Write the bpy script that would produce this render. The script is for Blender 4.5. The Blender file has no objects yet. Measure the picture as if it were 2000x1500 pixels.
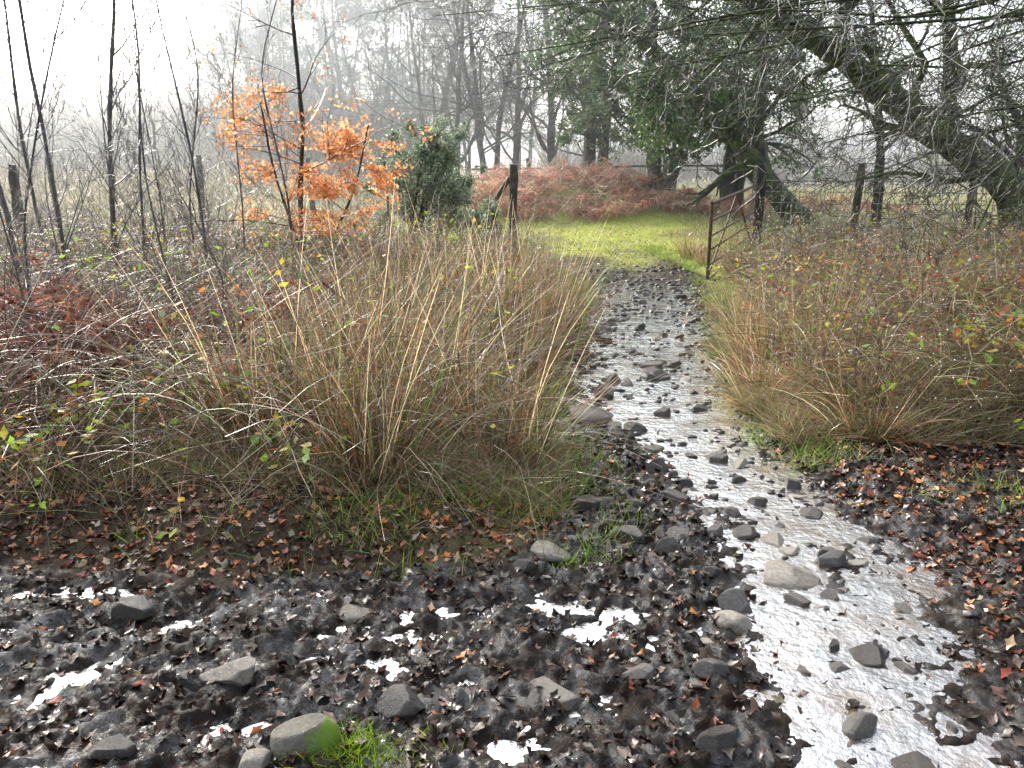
import bpy, math, numpy as np
from mathutils import Vector, Matrix
R = np.random.RandomState(7)
scene = bpy.context.scene
COL = scene.collection
def norm(v): return v/(np.linalg.norm(v,axis=-1,keepdims=True)+1e-9)
def sst(a,b,x):
    t=np.clip((x-a)/(b-a),0,1); return t*t*(3-2*t)
def vnoise(x,y,seed=0):
    x=np.asarray(x,float);y=np.asarray(y,float)
    xi=np.floor(x);yi=np.floor(y);fx=x-xi;fy=y-yi
    def h(a,b):
        n=((a.astype(np.int64)+5000)*374761393+(b.astype(np.int64)+5000)*668265263+seed*69069+12345)&0xffffffff
        n=((n^(n>>13))*1274126177)&0xffffffff
        n=((n^(n>>15))*2246822519)&0xffffffff
        return ((n^(n>>16))&0xffffff)/float(0xffffff)
    u=fx*fx*(3-2*fx);v=fy*fy*(3-2*fy)
    return (h(xi,yi)*(1-u)+h(xi+1,yi)*u)*(1-v)+(h(xi,yi+1)*(1-u)+h(xi+1,yi+1)*u)*v
def fbm(x,y,o=3,seed=0):
    s=0;a=1;t=0
    for i in range(o):
        s=s+a*vnoise(x*2**i+i*17.3,y*2**i+i*9.1,seed+i);t+=a;a*=.5
    return s/t
# ---------------------------------------------------------------- terrain
PY=[0,1.8,2.3,3.0,3.5,4.2,5.2,6.6,7.7,9,10,11,13,16]
PX=[.5,.5,.6,.96,1.08,.9,.92,1.13,1.36,1.55,1.62,1.6,1.3,.6]
PW=[1.2,1.1,1.0,.88,.8,.68,.66,.7,.72,.78,.85,.95,1.15,1.4]
WX=[.95,1.03,1.16,1.32,1.3,1.12,1.02,1.15,1.38,1.55,1.62,1.6,1.3,.6]
def baseh(y): return np.interp(y,[-50,0,7,14,20,60,300,2000],[0,0,.0,.22,.42,.85,1.1,1.2])
def pathd(x,y):
    return np.abs(x-np.interp(y,PY,PX))-np.interp(y,PY,PW)+.34*(fbm(x*2.2,y*2.2,3,3)-.5)
def mudmask(x,y,w=.12,sh=0.):
    p=(1-sst(-.08-sh,w,pathd(x,y)))*(1-sst(10,15.5,y+8*(fbm(x*1.6,y*1.3,4,23)-.5)))
    yl=np.interp(x,[-4,-2,-.6,0,.4,.8,1.4,3,6],[2.9,2.95,2.8,2.95,3.3,4,4.35,4.2,4.2])+.45*(fbm(x*2.5,y*2.5,3,11)-.5)
    f=1-sst(-.1-sh,w,y-yl)
    return np.maximum(p,f)
PUD=[(-1.41,2.19,.19,.13),(-.65,2.31,.26,.05),(-.8,1.98,.18,.04),(.27,2.47,.13,.06),(.11,2.66,.22,.045),(-.38,2.46,.14,.04),(.0,1.9,.16,.04),(-.15,2.2,.14,.04),(.45,2.6,.12,.05),(-1.2,2.5,.25,.045),(-1.6,2.75,.25,.05)]
def H(x,y,detail=True):
    x=np.asarray(x,float);y=np.asarray(y,float)
    m=mudmask(x,y);mh=mudmask(x,y,.6,.05);d=pathd(x,y)
    h=baseh(y)
    bank=sst(0,1.2,d)*(1-.8*sst(9,12.5,y))
    h=h+(1-mh)*(.05*(1-sst(9,12,y))+np.where(x>1.2,.28,.12)*bank)
    h=h+.55*sst(-3,-12,x)*sst(9,30,y)
    h=h+.85*np.exp(-(((x-1.1)/2.8)**4+((y-19.6)/1.4)**2))
    h=h-.5*sst(22,60,y)*sst(5,15,x)
    xw=np.interp(y,PY,WX)+.26*(fbm(x*3,y*3,3,83)-.5)
    st=np.exp(-((x-xw)/.44)**4)*(1-sst(9,11.5,y))
    h=h+m*((.023-.020*sst(3.8,5.5,y)+.03*sst(10,11.5,y))-.036*st+.05*sst(.44,.8,x-xw)*(y<5))
    for (a,b,c,e) in PUD:
        h=h-.032*np.exp(-((x-a)/c)**2-((y-b)/e)**2)
    if detail:
        near=np.exp(-np.maximum(y-6,0)/6)
        n1=fbm(x*3.5,y*3.5,2,21)-.5
        n2=1-2*np.abs(fbm(x*8,y*8,3,31)-.5)-.75
        n3=fbm(x*34,y*34,2,41)-.5
        n4=1-2*np.abs(fbm(x*20,y*20,2,47)-.5)-.72
        h=h+m*near*(.055*n1+.055*n2+.04*n4+.034*n3)*(1-.55*st)
        h=h+(1-m)*near*(.08*n1+.03*n3)+(1-near)*.12*(fbm(x*.7,y*.7,2,5)-.5)*sst(12,20,y)
    return h
# ---------------------------------------------------------------- mesh buffer
class Buf:
    def __init__(s): s.v=[];s.f=[];s.c=[];s.n=0
    def add(s,v,f,c):
        v=v.reshape(-1,3)
        c=np.broadcast_to(np.asarray(c,float),(len(v),3))
        s.v.append(v);s.c.append(c);s.f.append(np.asarray(f)+s.n);s.n+=len(v)
    def mesh(s,name,mat,smooth=False):
        v=np.concatenate(s.v);c=np.concatenate(s.c)
        me=bpy.data.meshes.new(name)
        loops=np.concatenate([f.reshape(-1) for f in s.f])
        tot=np.concatenate([np.full(len(f),f.shape[1]) for f in s.f])
        st=np.concatenate([[0],np.cumsum(tot)[:-1]])
        me.vertices.add(len(v));me.vertices.foreach_set('co',v.astype(np.float32).ravel())
        me.loops.add(len(loops));me.loops.foreach_set('vertex_index',loops.astype(np.int32))
        me.polygons.add(len(tot));me.polygons.foreach_set('loop_start',st.astype(np.int32))
        if smooth: me.polygons.foreach_set('use_smooth',np.ones(len(tot),bool))
        me.update(calc_edges=True)
        a=me.attributes.new('Col','FLOAT_COLOR','POINT')
        a.data.foreach_set('color',np.concatenate([c,np.ones((len(c),1))],1).astype(np.float32).ravel())
        me.materials.append(mat)
        return me
def tubes(B,P,Rr,S,col):
    N,K,_=P.shape
    T=norm(np.gradient(P,axis=1))
    o=P[:,-1]-P[:,0];ref=np.zeros((N,3));ref[np.arange(N),np.argmin(np.abs(o),1)]=1
    U=norm(np.cross(T,ref[:,None,:]));V=np.cross(T,U)
    an=np.arange(S)*2*np.pi/S
    v=P[:,:,None,:]+Rr[:,:,None,None]*(U[:,:,None,:]*np.cos(an)[None,None,:,None]+V[:,:,None,:]*np.sin(an)[None,None,:,None])
    if S>=9: v=v+R.randn(N,K,S,1)*.1*Rr[:,:,None,None]*(U[:,:,None,:]*np.cos(an)[None,None,:,None]+V[:,:,None,:]*np.sin(an)[None,None,:,None])
    i=np.arange(N)[:,None,None]*K*S;k=np.arange(K-1)[None,:,None]*S;s=np.arange(S)[None,None,:];s2=(s+1)%S
    f=np.stack([i+k+s,i+k+s2,i+k+S+s2,i+k+S+s],-1).reshape(-1,4)
    c=np.asarray(col,float)
    if c.ndim==2: c=np.repeat(c,K*S,0)
    B.add(v,f,c)
def ribbons(B,base,dr,L,W,bend,K,col,tip=1.0):
    N=len(base);s=np.linspace(0,1,K)
    P=base[:,None,:]+dr[:,None,:]*(L[:,None]*s)[:,:,None]+bend[:,None,:]*(s**2)[None,:,None]
    w=norm(np.cross(dr,R.randn(N,3)))
    ww=W[:,None]*(1-.85*s)[None,:]
    v=np.stack([P-w[:,None,:]*ww[:,:,None],P+w[:,None,:]*ww[:,:,None]],2)
    i=np.arange(N)[:,None]*K*2;k=np.arange(K-1)[None,:]*2
    f=np.stack([i+k,i+k+1,i+k+3,i+k+2],-1).reshape(-1,4)
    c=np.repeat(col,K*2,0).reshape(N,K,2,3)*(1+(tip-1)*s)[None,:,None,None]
    B.add(v,f,c.reshape(-1,3))
    return P
def leaves(B,P,size,col,flat=0.0,lobed=False,up=None):
    N=len(P)
    n=R.randn(N,3);n[:,2]=np.abs(n[:,2]);n=norm(n*(1-flat)+np.array([0,0,1.])*flat*1.5)
    u=norm(np.cross(n,R.randn(N,3)));w=np.cross(n,u)
    if lobed:
        M=10;an=np.arange(M)*2*np.pi/M
        rad=np.array([1.15,.62,.75,.42,.5,.95,.5,.42,.75,.62])
        px=rad*np.cos(an);py=rad*np.sin(an)*.9
    else:
        px=np.array([1,.1,-.9,.1]);py=np.array([0,.5,0,-.5]);M=4
    curl=(R.rand(N)-.35)*(1.1 if lobed else .7)
    rim=P[:,None,:]+size[:,None,None]*(u[:,None,:]*px[None,:,None]+w[:,None,:]*py[None,:,None]+n[:,None,:]*(curl[:,None]*(px**2*.5+py**2*1.4)[None,:]+(.16*R.randn(N,M) if lobed else 0))[:,:,None])
    if lobed:
        v=np.concatenate([P[:,None,:],rim],1);i=np.arange(N)[:,None]*(M+1);k=np.arange(M)[None,:]
        f=np.stack([i+0*k,i+1+k,i+1+(k+1)%M],-1).reshape(-1,3);B.add(v,f,np.repeat(col,M+1,0))
    else:
        i=np.arange(N)[:,None]*4
        f=(i+np.arange(4)[None,:]);B.add(rim,f,np.repeat(col,4,0))
def pal(N,cols,var=.25,p=None):
    c=np.array(cols)[R.choice(len(cols),N,p=p)]
    return c*(1+var*(R.rand(N,1)*2-1))*(1+.08*R.randn(N,3))
# ---------------------------------------------------------------- materials
def newmat(n):
    m=bpy.data.materials.new(n);m.use_nodes=True
    nt=m.node_tree;return m,nt,nt.nodes['Principled BSDF']
def nd(nt,t,**k):
    n=nt.nodes.new(t)
    for a,b in k.items():
        if a in n.inputs.keys(): n.inputs[a].default_value=b
        else: setattr(n,a,b)
    return n
def ramp(nt,src,stops):
    r=nt.nodes.new('ShaderNodeValToRGB');e=r.color_ramp.elements
    while len(e)<len(stops): e.new(.5)
    for i,(p,c) in enumerate(stops): e[i].position=p;e[i].color=(*c,1)
    nt.links.new(src,r.inputs[0]);return r.outputs[0]
def mixc(nt,f,a,b,mode='MIX'):
    m=nt.nodes.new('ShaderNodeMix');m.data_type='RGBA';m.blend_type=mode
    for s,i in ((f,0),(a,6),(b,7)):
        if isinstance(s,(float,int)): m.inputs[i].default_value=s
        elif isinstance(s,tuple): m.inputs[i].default_value=(*s,1)
        else: nt.links.new(s,m.inputs[i])
    return m.outputs[2]
def noise(nt,scale,det=4,rough=.6,co='Object'):
    t=nt.nodes.new('ShaderNodeTexCoord');n=nd(nt,'ShaderNodeTexNoise',Scale=scale,Detail=det,Roughness=rough)
    nt.links.new(t.outputs[co],n.inputs['Vector']);return n.outputs['Fac']
def vegmat(n,rough=.5,tr=.35,spec=.4):
    m,nt,b=newmat(n);L=nt.links
    a=nd(nt,'ShaderNodeAttribute',attribute_name='Col')
    nz=noise(nt,25)
    c=mixc(nt,1.0,a.outputs['Color'],ramp(nt,nz,[(.3,(.6,.6,.6)),(.7,(1.3,1.3,1.3))]),'MULTIPLY')
    L.new(c,b.inputs['Base Color']);b.inputs['Roughness'].default_value=rough;b.inputs['Specular IOR Level'].default_value=spec
    if tr>0:
        t=nd(nt,'ShaderNodeBsdfTranslucent');L.new(c,t.inputs['Color'])
        mx=nd(nt,'ShaderNodeMixShader');mx.inputs[0].default_value=tr
        L.new(b.outputs[0],mx.inputs[1]);L.new(t.outputs[0],mx.inputs[2]);L.new(mx.outputs[0],nt.nodes['Material Output'].inputs[0])
    return m
def barkmat(n,c1,c2,moss,amt,rough=.6):
    m,nt,b=newmat(n);L=nt.links
    f=noise(nt,9,6,.7);c=ramp(nt,f,[(.35,c1),(.65,c2)])
    g=noise(nt,5,7,.75);gm=ramp(nt,g,[(.60-amt,(0,0,0)),(.72-amt,(1,1,1))])
    L.new(mixc(nt,gm,c,moss),b.inputs['Base Color']);b.inputs['Roughness'].default_value=rough
    bu=nd(nt,'ShaderNodeBump',Strength=1,Distance=.08);L.new(noise(nt,16,8,.75),bu.inputs['Height']);L.new(bu.outputs[0],b.inputs['Normal'])
    return m
M_rush=vegmat('rush_stems',.28,.45,1.0);M_grass=vegmat('grass_blades',.45,.5)
M_leaf=vegmat('leaf_surface',.4,.5,.5);M_beech=vegmat('beech_leaves',.5,.6);M_litter=vegmat('wet_leaves',.3,.05,.35)
M_holly=vegmat('evergreen_leaves',.35,.35,.5);M_brack=vegmat('bracken_fronds',.6,.5,.3)
M_twig=vegmat('twigs',.35,0,.7)
M_bark=barkmat('dark_bark',(.025,.021,.019),(.09,.078,.068),(.05,.065,.02),.1)
M_mossbark=barkmat('mossy_bark',(.014,.012,.010),(.06,.053,.042),(.10,.14,.022),.18)
M_farbark=barkmat('haze_pale_bark',(.2,.21,.21),(.34,.35,.34),(.22,.26,.18),.1)  # distance haze of the far trees is put into this pale bark colour
M_sap=barkmat('pale_sapling_bark',(.10,.095,.095),(.25,.235,.23),(.14,.16,.09),.05)
M_post=barkmat('weathered_wood',(.02,.016,.013),(.07,.055,.043),(.05,.06,.02),.03)
M_oldpost=barkmat('grey_weathered_wood',(.08,.07,.06),(.2,.18,.16),(.12,.15,.07),.08)
m,nt,b=newmat('rusty_steel');M_steel=m
nt.links.new(ramp(nt,noise(nt,30),[(.4,(.05,.03,.02)),(.6,(.14,.09,.06))]),b.inputs['Base Color']);b.inputs['Metallic'].default_value=.2;b.inputs['Roughness'].default_value=.6
m,nt,b=newmat('galvanised_wire');M_wire=m
nt.links.new(ramp(nt,noise(nt,30),[(.4,(.2,.19,.18)),(.6,(.4,.39,.37))]),b.inputs['Base Color']);b.inputs['Metallic'].default_value=.3;b.inputs['Roughness'].default_value=.5
m,nt,b=newmat('dew_glint_white');M_dew=m;b.inputs['Base Color'].default_value=(.9,.92,.95,1);b.inputs['Roughness'].default_value=.15  # white base colour paints the sun sparkle onto the drops
# ground
m,nt,b=newmat('ground_soil');M_ground=m;L=nt.links
a=nd(nt,'ShaderNodeAttribute',attribute_name='Col');sp=nd(nt,'ShaderNodeSeparateColor');L.new(a.outputs['Color'],sp.inputs[0])
n1=noise(nt,14,8,.7);n2=noise(nt,60,5,.7);n3=noise(nt,2.2,5,.6);n4=noise(nt,7,6,.7)
mud=ramp(nt,n1,[(.3,(.005,.0035,.003)),(.5,(.013,.0085,.006)),(.75,(.04,.025,.017))])
soil=ramp(nt,n2,[(.3,(.02,.013,.009)),(.5,(.05,.034,.021)),(.7,(.11,.075,.045))])
gr=ramp(nt,n1,[(.3,(.14,.14,.035)),(.5,(.32,.37,.07)),(.7,(.44,.46,.11))])
far=ramp(nt,n3,[(.35,(.2,.2,.09)),(.65,(.36,.32,.2))])
c=mixc(nt,sp.outputs[2],soil,far)
c=mixc(nt,sp.outputs[1],c,gr);c=mixc(nt,sp.outputs[0],c,mud);L.new(c,b.inputs['Base Color'])
rr=ramp(nt,n4,[(.42,(.06,.06,.06)),(.55,(.42,.42,.42))])
L.new(mixc(nt,sp.outputs[0],(.8,.8,.8),rr),b.inputs['Roughness'])
ss=ramp(nt,n4,[(.42,(.75,.75,.75)),(.55,(.10,.10,.10))]);L.new(mixc(nt,sp.outputs[0],(.2,.2,.2),ss),b.inputs['Specular IOR Level'])
bu=nd(nt,'ShaderNodeBump',Strength=.7,Distance=.012);L.new(n2,bu.inputs['Height']);L.new(bu.outputs[0],b.inputs['Normal'])
# water
m,nt,b=newmat('muddy_water');M_water=m;L=nt.links
L.new(ramp(nt,noise(nt,3,4),[(.35,(.035,.023,.013)),(.65,(.18,.11,.05))]),b.inputs['Base Color']);b.inputs['Roughness'].default_value=.03
bu0=nd(nt,'ShaderNodeBump',Strength=.35,Distance=.03);L.new(noise(nt,7,3,.5),bu0.inputs['Height'])
bu=nd(nt,'ShaderNodeBump',Strength=.45,Distance=.014);L.new(noise(nt,30,5,.6),bu.inputs['Height']);L.new(bu0.outputs[0],bu.inputs['Normal']);L.new(bu.outputs[0],b.inputs['Normal'])
gl=nd(nt,'ShaderNodeBsdfGlossy',Roughness=.04);gl.inputs['Color'].default_value=(1,1,1,1);L.new(bu.outputs[0],gl.inputs['Normal'])
lw=nd(nt,'ShaderNodeLayerWeight',Blend=.68);L.new(bu.outputs[0],lw.inputs['Normal']);mx=nd(nt,'ShaderNodeMixShader')
mm=nd(nt,'ShaderNodeMath',operation='MULTIPLY');L.new(lw.outputs['Facing'],mm.inputs[0]);L.new(ramp(nt,noise(nt,4,4,.6),[(.36,(.6,.6,.6)),(.52,(1.15,1.15,1.15))]),mm.inputs[1]);L.new(mm.outputs[0],mx.inputs[0])
L.new(b.outputs[0],mx.inputs[1]);L.new(gl.outputs[0],mx.inputs[2]);L.new(mx.outputs[0],nt.nodes['Material Output'].inputs[0])
# stones
def stonemat(n,c1,c2,moss=0):
    m,nt,b=newmat(n);L=nt.links
    oi=nd(nt,'ShaderNodeObjectInfo')
    c=ramp(nt,noise(nt,7,8,.7),[(.3,c1),(.7,c2)])
    c=mixc(nt,1.0,c,ramp(nt,oi.outputs['Random'],[(0,(.5,.45,.43)),(1,(1.3,1.25,1.15))]),'MULTIPLY')
    if moss:
        g=nd(nt,'ShaderNodeNewGeometry');s=nd(nt,'ShaderNodeSeparateXYZ');L.new(g.outputs['Normal'],s.inputs[0])
        ad=nd(nt,'ShaderNodeMath',operation='ADD');L.new(s.outputs[0],ad.inputs[0]);L.new(noise(nt,9,5),ad.inputs[1])
        c=mixc(nt,ramp(nt,ad.outputs[0],[(.8,(0,0,0)),(1.,(1,1,1))]),c,(.18,.3,.03))
    L.new(c,b.inputs['Base Color']);b.inputs['Roughness'].default_value=.28
    bu=nd(nt,'ShaderNodeBump',Strength=.6,Distance=.015);L.new(noise(nt,18,8,.75),bu.inputs['Height']);L.new(bu.outputs[0],b.inputs['Normal'])
    return m
M_st=stonemat('wet_dark_stone',(.022,.02,.02),(.12,.11,.105));M_sp=stonemat('pale_stone',(.15,.135,.12),(.40,.37,.33));M_sm=stonemat('mossy_stone',(.16,.165,.14),(.4,.4,.34),1)
# ---------------------------------------------------------------- object helper
def add(name,me,label=None,cat=None,group=None,kind=None,parent=None,loc=None,rot=None,sc=None):
    o=bpy.data.objects.new(name,me);COL.objects.link(o)
    if parent: o.parent=parent
    if label:o['label']=label
    if cat:o['category']=cat
    if group:o['group']=group
    if kind:o['kind']=kind
    if loc is not None:o.location=loc
    if rot is not None:o.rotation_euler=rot
    if sc is not None:o.scale=(sc,sc,sc) if np.isscalar(sc) else sc
    return o
def hz(x,y): return float(H(np.array([x]),np.array([y]))[0])
# ---------------------------------------------------------------- ground mesh
def axis(segs):
    out=[]
    for a,b_,s0,s1 in segs:
        x=a
        while x<b_:
            out.append(x);x+=s0+(s1-s0)*(x-a)/(b_-a)
    out.append(segs[-1][1]);return np.array(out)
xr=axis([(0,1.8,.014,.014),(1.8,4,.014,.08),(4,15,.08,.8),(15,100,.8,12),(100,1500,12,200)])
xs=np.concatenate([-xr[:0:-1],xr])+.3
ys=axis([(-20,1.3,3,.1),(1.3,4.5,.012,.016),(4.5,10,.016,.07),(10,25,.07,.25),(25,100,.25,5),(100,2000,5,200)])
X,Y=np.meshgrid(xs,ys);Z=H(X,Y)
ny,nx=X.shape
mk=mudmask(X,Y)
def lawnf(x,y): return np.exp(-(((x-.0)/4.6)**4+((y-15.3)/3.8)**4))
lawn=1.3*lawnf(X,Y)+.2*np.exp(-((X-.0)/.4)**2-((Y-3.7)/.8)**2)+.9*np.exp(-((X-2.6)/.4)**2-((Y-3.55)/.2)**2)+.6*np.exp(-((pathd(X,Y)-.2)/.25)**2)*sst(7,10,Y)
lawn=np.clip(lawn*(.1+1.3*fbm(X*1.7,Y*1.7,4,77)),0,1)
farm=sst(12,22,np.maximum(Y,np.abs(X)*1.2))
cc=np.stack([mk,lawn,farm],-1)
ii=np.arange(ny-1)[:,None]*nx+np.arange(nx-1)[None,:]
B=Buf();B.add(np.stack([X,Y,Z],-1),np.stack([ii,ii+1,ii+nx+1,ii+nx],-1).reshape(-1,4),cc.reshape(-1,3))
add('ground',B.mesh('ground',M_ground,True),'muddy ground with grassy banks and open fields beyond','ground',kind='structure')
# water sheet
wy=np.linspace(.2,12.5,90);wx=np.linspace(-3.5,4.5,12);X,Y=np.meshgrid(wx,wy)
B=Buf();ii=np.arange(89)[:,None]*12+np.arange(11)[None,:]
B.add(np.stack([X,Y,baseh(Y)-.001-.06*sst(10.5,12.5,Y)],-1),np.stack([ii,ii+1,ii+13,ii+12],-1).reshape(-1,4),(0,0,0))
add('water',B.mesh('water',M_water,True),'shallow stream and puddles running down the path','water',kind='structure')
# ---------------------------------------------------------------- stones
import bmesh
def stone_mesh(seed,mat,flat=.55,cuts=7):
    rs=np.random.RandomState(seed);bm=bmesh.new();bmesh.ops.create_icosphere(bm,subdivisions=4,radius=1)
    v=np.array([p.co[:] for p in bm.verts])
    v*=1+.3*(fbm(v[:,0]*1.3+9+seed,v[:,1]*1.3+v[:,2],3,seed)-.5)[:,None]
    for k in range(cuts):
        n=norm(rs.randn(3));d=.5+.3*rs.rand();t=np.maximum(v@n-d,0);v-=(t*.96)[:,None]*n
    v+=.04*(fbm(v[:,0]*5+30,v[:,1]*5+v[:,2]*5+30,3,seed+9)-.5)[:,None]
    v*=np.array([1,.55+.3*rs.rand(),flat])
    for p,c in zip(bm.verts,v): p.co=c
    me=bpy.data.meshes.new('stone');bm.to_mesh(me);bm.free();me.materials.append(mat)
    me.polygons.foreach_set('use_smooth',np.ones(len(me.polygons),bool));return me
SD=[stone_mesh(i,M_st,.38+.07*i,7+i) for i in range(6)]
SP=[stone_mesh(20+i,M_sp,.3+.1*i,7+i) for i in range(4)]
stones=[(.5,4.95,.34,1,0),(1.155,6.0,.28,0,0),(1.16,6.35,.24,0,1),(.77,4.72,.15,0,2),(.99,5.05,.15,0,3),(.52,3.19,.155,0,5),(.81,3.63,.17,0,1),(.586,3.5,.1,0,2),(.673,3.07,.16,0,4),(.895,3.26,.12,0,3),(1.04,3.28,.15,0,0),(.16,3.02,.19,1,0),(1.32,3.0,.17,0,3),(1.19,3.1,.09,1,1),(1.11,2.88,.25,1,0),(.845,2.66,.165,0,4),(.80,2.53,.14,1,3),(.81,2.87,.10,0,2),(1.09,2.7,.11,0,1),(1.2,2.35,.15,0,0),(.64,2.21,.13,0,2),(.4,2.19,.11,1,2),(.14,2.11,.17,1,1),(-.88,2.17,.19,1,2),(-.33,2.05,.15,0,4),(-1.36,2.56,.16,0,5),(-.58,2.6,.13,1,0),(1.02,1.98,.14,0,3),(.58,1.88,.13,0,2),(1.12,1.84,.14,0,0),(-1.1,1.86,.14,0,5),(.65,4.8,.13,0,1),(1.15,4.19,.14,0,3),(.04,2.9,.11,0,2),(.8,4.05,.17,0,4),(.36,3.48,.15,0,5),(1.2,3.6,.1,0,2),(1.43,3.48,.13,0,0),(1.28,5.16,.14,0,1)]
for (x,y,w,p,k) in stones:
    me=(SP if p else SD)[k]
    lab='pale flat stone on the wet stream bed' if p else 'dark wet rounded stone in the muddy stream'
    add('stone',me,lab,'stone','stones along the stream bed',loc=(x,y,max(hz(x,y),float(baseh(y)))+(.03 if w>.3 else .006)),rot=(R.randn()*.15,R.randn()*.15,R.rand()*.8-.4),sc=w*.53)
n=0
while n<240:
    y=2.8+8.6*R.rand();cx=np.interp(y,PY,PX);hw=np.interp(y,PY,PW);x=cx+hw*R.uniform(-.95,.9)
    if n<7: y=R.uniform(1.75,3);x=R.uniform(-1.6,1.6)
    elif n<75: y=R.uniform(1.8,4);x=np.interp(y,PY,WX)+R.uniform(-.6,.3)
    w=min((.035+.1*R.rand()**2.4)*(1+.11*y),.2 if y<8 else .15)
    if 7<=n<75: w*=.65
    p=R.rand()<.2 and y<8
    add('stone',(SP[R.randint(4)] if p else SD[R.randint(6)]),'small pale stone on the path' if p else 'small dark wet stone in the mud','stone','stones along the stream bed',loc=(x,y,max(hz(x,y),float(baseh(y)))-.003),rot=(R.randn()*.2,R.randn()*.2,R.rand()*6.28),sc=(w*.5,w*.5,w*.5*R.uniform(.6,1.3)));n+=1
ms=stone_mesh(51,M_sm,.95,2)
add('mossy_stone',ms,'rounded boulder with bright moss on one side in the mud','stone',loc=(-.58,1.88,.05),rot=(0,0,.3),sc=.098)
bm=bmesh.new();bmesh.ops.create_icosphere(bm,subdivisions=2,radius=1);iv=np.array([v.co[:] for v in bm.verts]);itf=np.array([[v.index for v in f.verts] for f in bm.faces]);bm.free()
N=750;y=2.4+9.5*R.rand(N)**.8;x=np.interp(y,PY,PX)+np.interp(y,PY,PW)*R.uniform(-1,1,N)
w=R.uniform(.005,.016,N)*(1+.12*y);z=np.maximum(H(x,y),baseh(y))
v=iv[None]*(1+.25*R.randn(N,len(iv),1))*w[:,None,None]*np.stack([R.uniform(.8,1.4,N),R.uniform(.7,1.1,N),R.uniform(.4,.7,N)],-1)[:,None,:]+np.stack([x,y,z],-1)[:,None,:]
B=Buf();B.add(v,(itf[None]+np.arange(N)[:,None,None]*len(iv)).reshape(-1,3),(0,0,0))
add('gravel',B.mesh('gravel',M_st,True),'small wet gravel scattered along the track','gravel',kind='stuff')
# ---------------------------------------------------------------- grass / litter
def scatter(N,x0,x1,y0,y1,fn):
    x=R.uniform(x0,x1,N);y=R.uniform(y0,y1,N);k=R.rand(N)<fn(x,y);return x[k],y[k]
def blades(name,x,y,L,W,cols,mat,label,lean=.35,tip=1.3,K=4,p=None,bendf=.5):
    N=len(x);B=Buf();d=R.randn(N,3)*lean;d[:,2]=1;d=norm(d)
    Ls=L*R.uniform(.5,1.2,N);b=norm(R.randn(N,3));b[:,2]=-np.abs(b[:,2])*.5
    ribbons(B,np.stack([x,y,H(x,y)-.01],-1),d,Ls,np.full(N,W)*R.uniform(.6,1.3,N),b*(Ls*bendf*R.rand(N))[:,None],K,pal(N,cols,.3,p),tip)
    add(name,B.mesh(name,mat),label,'grass',kind='stuff')
def fg(x,y):
    d=pathd(x,y);return np.clip(1.2*np.exp(-((x-.05)/.38)**2-((y-3.7)/.8)**2)+1.3*np.exp(-((x-2.6)/.4)**2-((y-3.55)/.2)**2)+1.*np.exp(-((d-.1)/.2)**2)*(y>4)+.7*np.exp(-((x+.6)/.8)**2-((y-3.2)/.25)**2),0,1)*(fbm(x*4,y*4,2,8)>.45)
x,y=scatter(240000,-3,4,2.8,14,fg)
blades('green_grass',x,y,.12,.0027,[(.17,.28,.04),(.26,.38,.06),(.11,.18,.03),(.34,.29,.15)],M_grass,'short bright green grass tufts edging the path',.8)
x,y=scatter(30000,-4,.4,3.1,4.5,lambda x,y:(mudmask(x,y)<.5)*.8*sst(3.1,3.8,y))
x2,y2=scatter(26000,1.5,4.2,4.1,5.2,lambda x,y:(mudmask(x,y)<.6)*1.)
blades('dead_grass',np.concatenate([x,x2]),np.concatenate([y,y2]),.28,.0024,[(.28,.19,.11),(.18,.11,.065),(.42,.33,.21),(.14,.2,.05)],M_rush,'low dead straw grass at the edge of the bank',.9,bendf=.9)
x=np.concatenate([R.normal(-.45,.06,700),R.normal(-.40,.09,400)]);y=R.normal(1.85,.05,1100)
blades('moss_grass',x,y,.05,.0018,[(.2,.32,.025),(.28,.4,.04)],M_grass,'tuft of bright green grass beside the mossy stone',.9)
x,y=scatter(160000,-5.5,7,10.5,19,lambda x,y:np.clip(1.2*lawnf(x,y),0,1)*(fbm(x*1.7,y*1.7,4,77)>.43)*(1-.85*mudmask(x,y)))
blades('lawn_grass',x,y,.05,.006,[(.44,.52,.09),(.52,.56,.15),(.32,.41,.07),(.5,.43,.24)],M_grass,'patchy sunlit cropped grass around the gateway',.7)
x,y=scatter(9000,-4,6,11,18.5,lambda x,y:lawnf(x,y)*(fbm(x*2.3,y*2.3,3,177)>.58))
blades('brown_tufts',x,y,.16,.006,[(.4,.31,.19),(.3,.2,.12),(.24,.28,.1)],M_rush,'rough brown tufts among the cropped grass',.6)
x,y=scatter(70000,-30,-1,10,45,lambda x,y:np.clip(1.2-y/50,0,1)*(x<-1-(y-10)*.05)*(np.abs(x)<y*.75)*(1-lawnf(x,y)))
blades('field_grass',x,y,.45,.010,[(.46,.4,.26),(.34,.28,.18),(.24,.28,.11),(.52,.48,.33)],M_rush,'rough tan winter grass across the field',.5)
x,y=scatter(44000,3.5,24,11.,34,lambda x,y:(fbm(x,y,2,3)>.35)*1.)
blades('verge_grass',x,y,.25,.009,[(.42,.36,.2),(.32,.25,.14),(.26,.35,.08)],M_rush,'tan rough grass along the fence',.5)
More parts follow.
